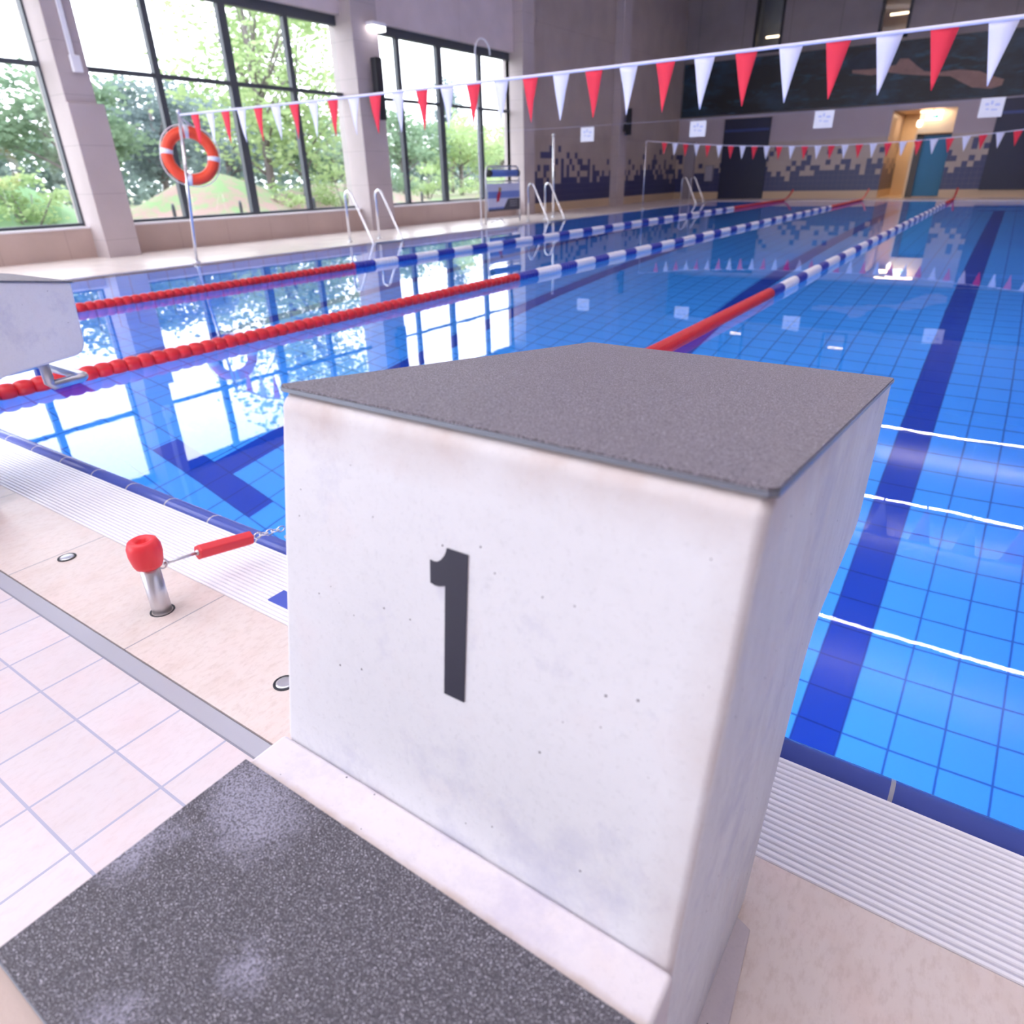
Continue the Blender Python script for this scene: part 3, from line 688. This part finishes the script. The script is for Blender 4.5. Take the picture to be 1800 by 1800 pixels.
pennants('large red and white pennants hanging across the pool in front', 5.6, lambda x: 1.69 + .001 * (x + 3.5) ** 2 - .004, [-8.38 + .2998 * i for i in range(45) if -8.38 + .2998 * i < 1.6], .15, .33, -8.70, 1.9, .012, 'pennant lines over the water')
pennants('small red and white pennants sagging across the far end of the pool', 20.0, lambda x: 1.45 + .0105 * (x + 3.5) ** 2 * (1 if x < -3.5 else 1.25), [-8.38 + .3125 * i for i in range(45) if -8.38 + .3125 * i < 1.6], .16, .30, -8.92, 2.0, .008, 'pennant lines over the water')
def pole(label, a, b, r, foot=True):
    t = thing('pennant_pole', label, 'pole', (a[0], a[1], 0))
    bm = BM(); tube(bm, [a, b], r, 12); obj('shaft', bm, CHROME, t, smooth=True)
    bm = BM(); lathe(bm, [(.05, 0), (.05, .012), (.03, .03), (r, .035)], (a[0], a[1], 0), seg=16); obj('base', bm, STEEL, t, smooth=True)
    bm = BM(); lathe(bm, [(r*1.3, -.03), (r*1.4, .0), (r*.6, .02), (0, .022)], b, seg=12); obj('tip', bm, STEEL, t, smooth=True)
pole('slim steel pole at the pool edge carrying the orange lifebuoy', (-8.93, 5.55, 0), (-8.70, 5.6, 1.76), .02)
pole('slim white pole beside the second pool ladder', (-9.55, 15.95, 0), (-9.55, 15.95, 1.84), .028)
pole('slim steel pole holding the small pennants near the far left corner', (-8.93, 20.0, 0), (-8.93, 20.0, 1.74), .016)

# lifebuoy hanging on the pole
lb = thing('lifebuoy', 'orange lifebuoy with white bands hanging on the slim pole by the windows', 'lifebuoy', (-8.78, 5.62, 1.27))
cen = Vector((-8.80, 5.70, 1.275)); nrm = Vector((0.86, -0.50, 0.05)).normalized(); uu = nrm.cross(Vector((0, 0, 1))).normalized(); vv = uu.cross(nrm)
R1, R2 = .27, .068
def torus_part(a0, a1, n, rr, closed=False):
    bm = BM(); tube(bm, [cen + uu * R1 * math.cos(a0 + (a1 - a0) * i / n) + vv * R1 * math.sin(a0 + (a1 - a0) * i / n) for i in range(n if closed else n + 1)], rr, 16, closed=closed, caps=not closed); return bm
obj('ring', torus_part(0, 2*PI, 48, R2, True), ORANGE, lb, smooth=True)
for a in (.20, 1.60, 3.28, 4.95): obj('band', torus_part(a - .10, a + .10, 4, R2 + .004), WHITE, lb, smooth=True)
bm = BM(); tube(bm, [cen + (uu * math.cos(a) + vv * math.sin(a)) * (R1 + R2 + .004 + .022 * abs(math.sin(2 * (a - .2)))) for a in [2*PI*i/64 for i in range(64)]], .006, 6, closed=True); obj('grab_line', bm, WHITE, lb, smooth=True)
bm = BM(); tube(bm, [cen + vv * .33, (-8.72, 5.62, 1.70)], .007, 6); tube(bm, [cen - uu * .10 + vv * .32, (-8.72, 5.62, 1.70)], .010, 6); obj('hanging_strap', bm, WHITE, lb, smooth=True)

# ------------------------------------------------------------------ ladders
def ladder(y0, dy, label, ztop=.86, s=1.0):
    t = thing('pool_ladder', label, 'pool ladder', (-9.2, y0, 0), 'pool ladders along the window side')
    for k in (0, 1):
        y = y0 + dy * k
        pts = [(-9.30, y, 0), (-9.30, y, ztop - .10)] + [(-9.30 + .085 - .085 * math.cos(PI * i / 10 * .86), y, ztop - .10 + .10 * math.sin(PI * i / 10 * .86)) for i in range(1, 11)] + [(-8.76, y, .02), (-8.74, y, -.06), (-8.74, y, -1.3)]
        bm = BM(); tube(bm, pts, .021, 12); ra = obj('rail', bm, CHROME, t, smooth=True)
        bm = BM(); lathe(bm, [(.045, 0), (.045, .01), (.022, .02)], (-9.30, y, 0), seg=14); obj('foot_flange', bm, STEEL, ra, smooth=True)
    for k in range(5):
        bm = BM(); box(bm, -8.80, -8.70, y0 + .01, y0 + dy - .01, -.02 - .28 * k, .005 - .28 * k); obj('tread', bm, STEEL, t)
ladder(8.72, .72, 'steel pool ladder nearest the camera, in front of the second window column', .79)
ladder(14.4, .75, 'steel pool ladder beside the blue picture stand', .79)
ladder(23.9, .8, 'far steel pool ladder near the left end of the pool', .79)

# ------------------------------------------------------------------ picture stand on the left deck
st = thing('banner_stand', 'steel frame stand with a blue padded roll and a picture board on the side deck', 'stand', (-9.6, 13.8, 0))
X = -9.6
bm = BM(); tube(bm, [(X, 13.12, 0), (X, 13.18, 1.06), (X, 13.22, 1.13), (X, 13.3, 1.16), (X, 14.34, 1.16), (X, 14.42, 1.13), (X, 14.46, 1.06), (X, 14.50, 0)], .02, 10)
for z in (.86, .10): tube(bm, [(X, 13.14, z), (X, 14.48, z)], .016, 8)
tube(bm, [(X, 13.7, .10), (X + .12, 13.7, 0)], .012, 8); tube(bm, [(X - .30, 13.7, 0), (X, 13.7, .10)], .012, 8)
obj('frame', bm, STEEL, st, smooth=True)
bm = BM(); lathe(bm, [(.06, 13.26), (.075, 13.27), (.075, 14.38), (.06, 14.39)], (X + .01, 0, 1.02), 'y', 18); obj('padded_roll', bm, plain('blue_vinyl', (0.10, 0.18, 0.52), .45), st, smooth=True); roll = st.children[-1] if st.children[-1].name.startswith('padded') else [c for c in st.children if c.name.startswith('padded')][0]
for yy in (13.25, 14.34):
    bm = BM(); lathe(bm, [(.078, yy), (.08, yy + .01), (.08, yy + .05), (.078, yy + .06)], (X + .01, 0, 1.02), 'y', 18); obj('end_cap', bm, BLACK, roll, smooth=True)
bm = BM(); box(bm, X, X + .02, 13.2, 14.46, .26, .82); obj('picture_board', bm, plain('board_white', (0.66, 0.68, 0.86), .4), st); board = [c for c in st.children if c.name.startswith('picture')][0]
bm = BM(); box(bm, X + .02, X + .023, 13.2, 14.46, .52, .66); box(bm, X + .02, X + .0225, 13.2, 14.46, .26, .34); obj('blue_band', bm, plain('board_blue', (0.18, 0.26, 0.62), .4), board)
bm = BM(); prism(bm, [(X + .0232, 13.75, .26), (X + .0232, 14.46, .26), (X + .0232, 14.46, .50), (X + .0232, 13.98, .50)], (.002, 0, 0)); box(bm, X + .0232, X + .0252, 13.2, 13.8, .262, .30); obj('dark_corner', bm, plain('board_dark', (0.06, 0.06, 0.09), .4), board)
bm = BM(); prism(bm, [(X + .0235, 13.52, .44), (X + .0235, 13.62, .46), (X + .0235, 13.70, .62), (X + .0235, 13.62, .68), (X + .0235, 13.54, .58)], (.002, 0, 0)); obj('red_figure', bm, plain('board_red', (0.5, 0.02, 0.04), .4), board)
bm = BM(); prism(bm, [(X + .0235, 13.60, .67), (X + .0235, 13.68, .63), (X + .0235, 13.72, .72), (X + .0235, 13.63, .75)], (.002, 0, 0)); obj('yellow_figure', bm, plain('board_ochre', (0.45, 0.28, 0.10), .4), board)
bm = BM()
for k in range(3): box(bm, X + .0255, X + .0265, 14.04 + .0 * k, 14.36, .44 - .05 * k, .46 - .05 * k)
obj('text_lines', bm, plain('board_grey', (0.3, 0.3, 0.34), .5), board)
# tall hooked pole beside the stand
hp = thing('hook_pole', 'tall thin white pole with a curved hook top beside the picture stand', 'pole', (-9.62, 12.98, 0))
bm = BM(); tube(bm, [(-9.62, 12.98, 0), (-9.62, 12.98, 3.2)] + [(-9.62, 12.98 + .26 - .26 * math.cos(PI * i / 10), 3.2 + .26 * math.sin(PI * i / 10)) for i in range(1, 11)], .016, 10); obj('shaft', bm, WHITE, hp, smooth=True)
bm = BM(); lathe(bm, [(.05, 0), (.05, .02), (.02, .03)], (-9.62, 12.98, 0), seg=14); obj('base', bm, WHITE, hp, smooth=True)

# ------------------------------------------------------------------ lane signs on a wire
bm = BM(); tube(bm, [(-11.28, 14.0, 1.86), (-8, 14.0, 1.84), (-3, 14.0, 1.83), (4.58, 14.0, 1.86)], .003, 6); o = obj('sign_wire', bm, plain('wire_grey', (0.40, 0.40, 0.55), .5)); tag(o, 'thin pale wire across the pool carrying the white lane signs', 'wire')
SB = plain('sign_blue_print', (0.55, 0.60, 0.86), .5)
for k, (x, z) in enumerate(((-7.57, 1.69), (-5.22, 1.67), (-3.0, 1.70), (-.60, 1.72))):
    t = thing('lane_sign', ['leftmost white lane sign on the wire', 'white lane sign hanging left of the navy storage door', 'white lane sign hanging between the storage door and the passage', 'rightmost white lane sign on the wire'][k], 'sign', (x, 14.0, z), 'white lane signs')
    bm = BM(); box(bm, x - .155, x + .155, 13.99, 13.996, z - .13, z + .13); bo = obj('board', bm, WHITE, t, bevel=.003)
    bm = BM()
    for (ax, az, aw, ah) in ((-.09, .03, .05, .03), (-.02, .04, .03, .05), (.04, .02, .06, .03), (-.07, -.03, .04, .02), (0, -.04, .08, .02)): box(bm, x + ax, x + ax + aw, 13.988, 13.9895, z + az, z + az + ah)
    obj('printed_mark', bm, SB, bo)
    bm = BM(); tube(bm, [(x - .1, 13.995, z + .13), (x - .1, 13.998, 1.84)], .003, 5); tube(bm, [(x + .1, 13.995, z + .13), (x + .1, 13.998, 1.84)], .003, 5); obj('hanger', bm, STEEL, t)

# ------------------------------------------------------------------ speakers, lamps, cable duct on the columns
def speaker(y0, y1, zc, h, lab):
    t = thing('wall_speaker', lab, 'speaker', (-10.9, (y0 + y1) / 2, zc), 'black column speakers')
    bm = BM(); box(bm, -10.92, -10.78, y0, y1, zc - h / 2, zc + h / 2); obj('cabinet', bm, BLACK, t, bevel=.01)
    bm = BM(); box(bm, -11.0, -10.92, y0 + .02, y1 - .04, zc - h * .35, zc - h * .05); obj('bracket', bm, BLACK, t)
speaker(11.32, 11.5, 2.55, 1.05, 'black slim speaker mounted on the middle window column')
speaker(22.75, 22.92, 2.45, .75, 'black slim speaker mounted on the column by the tiled side wall')
t = thing('column_lamp', 'white lit lamp box high on the middle window column', 'lamp', (-10.95, 11.6, 3.58))
bm = BM(); box(bm, -11.0, -10.82, 11.38, 11.74, 3.60, 3.66); obj('housing', bm, WHITE, t)
bm = BM(); box(bm, -10.99, -10.83, 11.39, 11.73, 3.52, 3.60); obj('diffuser', bm, m_emit('lamp_face', (1, .97, .95), 3), t)
t = thing('cable_duct', 'pale cable duct ending in a small white box on the near column', 'cable duct', (-11, 5.66, 2.4))
bm = BM(); box(bm, -11.005, -10.975, 5.64, 5.70, 2.55, ZC - .01); obj('duct', bm, WHITE, t)
bm = BM(); box(bm, -11.005, -10.94, 5.62, 5.75, 2.36, 2.56); obj('junction_box', bm, WHITE, t, bevel=.012)

# ------------------------------------------------------------------ outside
t = NT('earth_and_grass'); n = t.noise(.35, 5, rough=.6)
t.set(t.mix(t.ramp(n, 0, 1, .42, .56), (0.22, 0.15, 0.13), (0.13, 0.20, 0.08)), .95)
bm = BM(); box(bm, -95, XL - .36, -30, 110, -.5, -.05); struct('ground', bm, t.m)
def mound(cx, cy, rx, ry, h, m, label, seed):
    rnd = random.Random(seed); bm = BM(); N, K = 10, 28; ph = [rnd.uniform(0, 6) for _ in range(4)]; rings = []
    for i in range(N + 1):
        s = i / N; ring = []
        for k in range(K):
            a = 2*PI*k/K; wv = 1 + .16 * math.sin(2*a + ph[0]) + .10 * math.sin(5*a + ph[1])
            ring.append(bm.verts.new((cx + rx * s * wv * math.cos(a), cy + ry * s * wv * math.sin(a), -.06 + h * (math.cos(s * PI) * .5 + .5) * (1 + .15 * math.sin(3*a + ph[2]) * s) + rnd.uniform(-.03, .03) * h)))
        rings.append(ring)
    for A, B in zip(rings, rings[1:]):
        for k in range(K): bm.faces.new((A[k], A[(k+1) % K], B[(k+1) % K], B[k]))
    bm.faces.new(rings[0]); bm.faces.new(rings[-1][::-1])
    o = obj('earth_mound', bm, m, smooth=True); tag(o, label, 'mound')
EARTH = plain('bare_earth', (0.42, 0.25, 0.18), .95, var=.25, scale=1.2)
tg = NT('weedy_earth'); n = tg.noise(1.7, 6, rough=.75); _, xyz = tg.pos()
tg.set(tg.mix(tg.ramp(tg.math('ADD', n, tg.math('MULTIPLY', xyz[2], .12)), 0, 1, .50, .66), (0.24, 0.16, 0.145), (0.14, 0.22, 0.10)), .95)
mound(-21, 14.2, 2.6, 4.6, 1.3, tg.m, 'reddish earth mound outside behind the lifebuoy', 3)
mound(-20, 7.6, 2.8, 2.9, 1.25, plain('weed_green', (0.14, 0.25, 0.12), .95, var=.35, scale=1.3), 'weed covered green bank outside the leftmost window', 5)
mound(-24, 22.0, 3.0, 7.5, .95, tg.m, 'low weedy earth bank outside the far windows', 8)

LH = m_leaf('distant_leaves', (0.20, 0.27, 0.26), (0.30, 0.38, 0.33))  # leaf colours here and below are paled to carry the outdoor haze
LA = m_leaf('haze_paled_leaves', (0.30, 0.42, 0.20), (0.46, 0.56, 0.30))
LB = m_leaf('deep_green_leaves', (0.17, 0.26, 0.18), (0.28, 0.38, 0.25))
LC = m_leaf('blue_green_leaves', (0.17, 0.22, 0.24), (0.26, 0.33, 0.32))
BARK = plain('tree_bark', (0.20, 0.17, 0.18), .9, var=.3, scale=6)
def leaves(bm, rnd, cx, cy, cz, rx, ry, rz, n, s, clumps=14, conic=False):
    cl = []
    for _ in range(clumps):
        while True:
            p = Vector((rnd.uniform(-1, 1), rnd.uniform(-1, 1), rnd.uniform(-1, 1)))
            if p.length < 1: break
        if conic: p.x *= (1 - p.z) / 2; p.y *= (1 - p.z) / 2
        cl.append(p)
    for _ in range(n):
        c = rnd.choice(cl); q = c + Vector((rnd.gauss(0, .17), rnd.gauss(0, .17), rnd.gauss(0, .14)))
        P = Vector((cx + q.x * rx, cy + q.y * ry, cz + q.z * rz))
        d = Vector((rnd.gauss(0, 1), rnd.gauss(0, 1), rnd.gauss(0, 1))).normalized(); u, v = frame_of(d); ss = s * rnd.uniform(.6, 1.3)
        bm.faces.new([bm.verts.new(P + u * ss), bm.verts.new(P + v * ss * .6), bm.verts.new(P - u * ss), bm.verts.new(P - v * ss * .6)])
    return cl
def tree(x, y, top, rad, label, lm, kind='tree', dens=2600, leaf=.12, base=.25, conic=False, clumps=26):
    rnd = random.Random(int(x * 31 + y * 17)); t = thing('leafy_tree' if not conic else 'conifer_tree', label, 'tree', (x, y, -.1), 'trees outside the windows')
    zc = (top + base * top) / 2; rz = top - zc
    bm = BM(); cl = leaves(bm, rnd, x, y, zc, rad, rad, rz, int(dens * 1.5), leaf, clumps, conic)
    obj('crown', bm, lm, t)
    bm = BM(); tube(bm, [(x, y, -.2), (x + rnd.uniform(-.1, .1), y + rnd.uniform(-.1, .1), zc * .6), (x + rnd.uniform(-.2, .2), y, zc + rz * .4)], [.16, .12, .05], 8)
    for c in cl[:14]:
        e = Vector((x + c.x * rad, y + c.y * rad, zc + c.z * rz)); s0 = Vector((x, y, max(.8, e.z * .55)))
        tube(bm, [s0, (s0 + e) / 2 + Vector((0, 0, .1)), e], [.06, .035, .012], 5)
    obj('trunk', bm, BARK, t, smooth=True)
def bush(x, y, r, h, label, lm, n=650):
    rnd = random.Random(int(x * 13 + y * 7)); t = thing('bush', label, 'bush', (x, y, -.1), 'bushes outside the windows')
    bm = BM(); leaves(bm, rnd, x, y, h * .5, r, r, h * .5, n * 2, .065, 16); obj('foliage', bm, lm, t)
    bm = BM()
    for k in range(5): tube(bm, [(x, y, -.1), (x + rnd.uniform(-.6, .6) * r, y + rnd.uniform(-.6, .6) * r, h * .7)], [.03, .012], 5)
    obj('stem', bm, BARK, t)
tree(-26, 12.5, 4.3, 2.6, 'hazy deep green tree behind the weedy bank in the leftmost window', LB, dens=3200)
tree(-30, 9.0, 4.4, 2.6, 'dark tree at the far left behind the leftmost window edge', LB, dens=1800)
tree(-30, 18.0, 4.9, 2.9, 'blue green tree filling the left panes behind the lifebuoy', LC, dens=4200)
tree(-34, 24.0, 4.8, 3.2, 'blue green tree directly behind the earth mound', LC, dens=3600)
tree(-22.5, 17.6, 8.6, 3.0, 'tall pale green tree with loose branches in the middle panes', LA, dens=3000, leaf=.12, base=.18, clumps=44)
tree(-23, 19.6, 7.2, 2.2, 'slender pale tree with a visible trunk right of the lifebuoy', LA, dens=1800, leaf=.11, base=.1, clumps=34)
tree(-30, 27.5, 4.2, 3.0, 'mid green tree in the last pane before the middle column', LB, dens=2600)
tree(-30, 33.0, 4.3, 3.0, 'mid green tree in the left panes of the far window', LB, dens=2600)
tree(-36, 45.0, 7.6, 2.4, 'pointed conifer rising over the trees of the far window', LC, dens=1800, conic=True)
tree(-30, 38.5, 4.4, 3.0, 'light green tree in the middle panes of the far window', LA, dens=2400)
tree(-31, 44.5, 4.6, 3.0, 'light green tree behind the picture stand', LA, dens=2200)
bush(-21, 19.6, 1.1, 1.5, 'round yellow green bush in the pane left of the middle column', LA)
bush(-24, 28.0, 1.3, 1.6, 'pale green bush low in the far window', LA)
bush(-24, 32.5, 1.2, 1.3, 'small pale bush low beside the picture stand', LA)
bush(-23, 24.6, 1.2, 1.5, 'leafy bush just right of the middle column', LB)
bush(-20, 15.6, .9, .9, 'bright yellow bush at the foot of the slender tree', LA, 450)
bush(-18.5, 7.6, 1.0, 1.2, 'leafy bush on the green bank at the left edge', LA)
for k, (x, y) in enumerate(((-15.5, 7.55), (-15.5, 9.35), (-15.5, 11.1), (-15.5, 13.4), (-15.5, 15.6), (-15.5, 17.8))):
    bm = BM(); lathe(bm, [(.04, -.06), (.04, .52), (.025, .58), (0, .59)], (x, y, 0), seg=10)
    o = obj('bollard_light', bm, DARKFRAME, smooth=True)
    tag(o, 'small dark path bollard outside, ' + ['nearest the left edge', 'left below the lifebuoy', 'right below the lifebuoy', 'below the middle panes', 'left of the first ladder', 'beyond the middle column'][k], 'bollard', 'path bollards outside')

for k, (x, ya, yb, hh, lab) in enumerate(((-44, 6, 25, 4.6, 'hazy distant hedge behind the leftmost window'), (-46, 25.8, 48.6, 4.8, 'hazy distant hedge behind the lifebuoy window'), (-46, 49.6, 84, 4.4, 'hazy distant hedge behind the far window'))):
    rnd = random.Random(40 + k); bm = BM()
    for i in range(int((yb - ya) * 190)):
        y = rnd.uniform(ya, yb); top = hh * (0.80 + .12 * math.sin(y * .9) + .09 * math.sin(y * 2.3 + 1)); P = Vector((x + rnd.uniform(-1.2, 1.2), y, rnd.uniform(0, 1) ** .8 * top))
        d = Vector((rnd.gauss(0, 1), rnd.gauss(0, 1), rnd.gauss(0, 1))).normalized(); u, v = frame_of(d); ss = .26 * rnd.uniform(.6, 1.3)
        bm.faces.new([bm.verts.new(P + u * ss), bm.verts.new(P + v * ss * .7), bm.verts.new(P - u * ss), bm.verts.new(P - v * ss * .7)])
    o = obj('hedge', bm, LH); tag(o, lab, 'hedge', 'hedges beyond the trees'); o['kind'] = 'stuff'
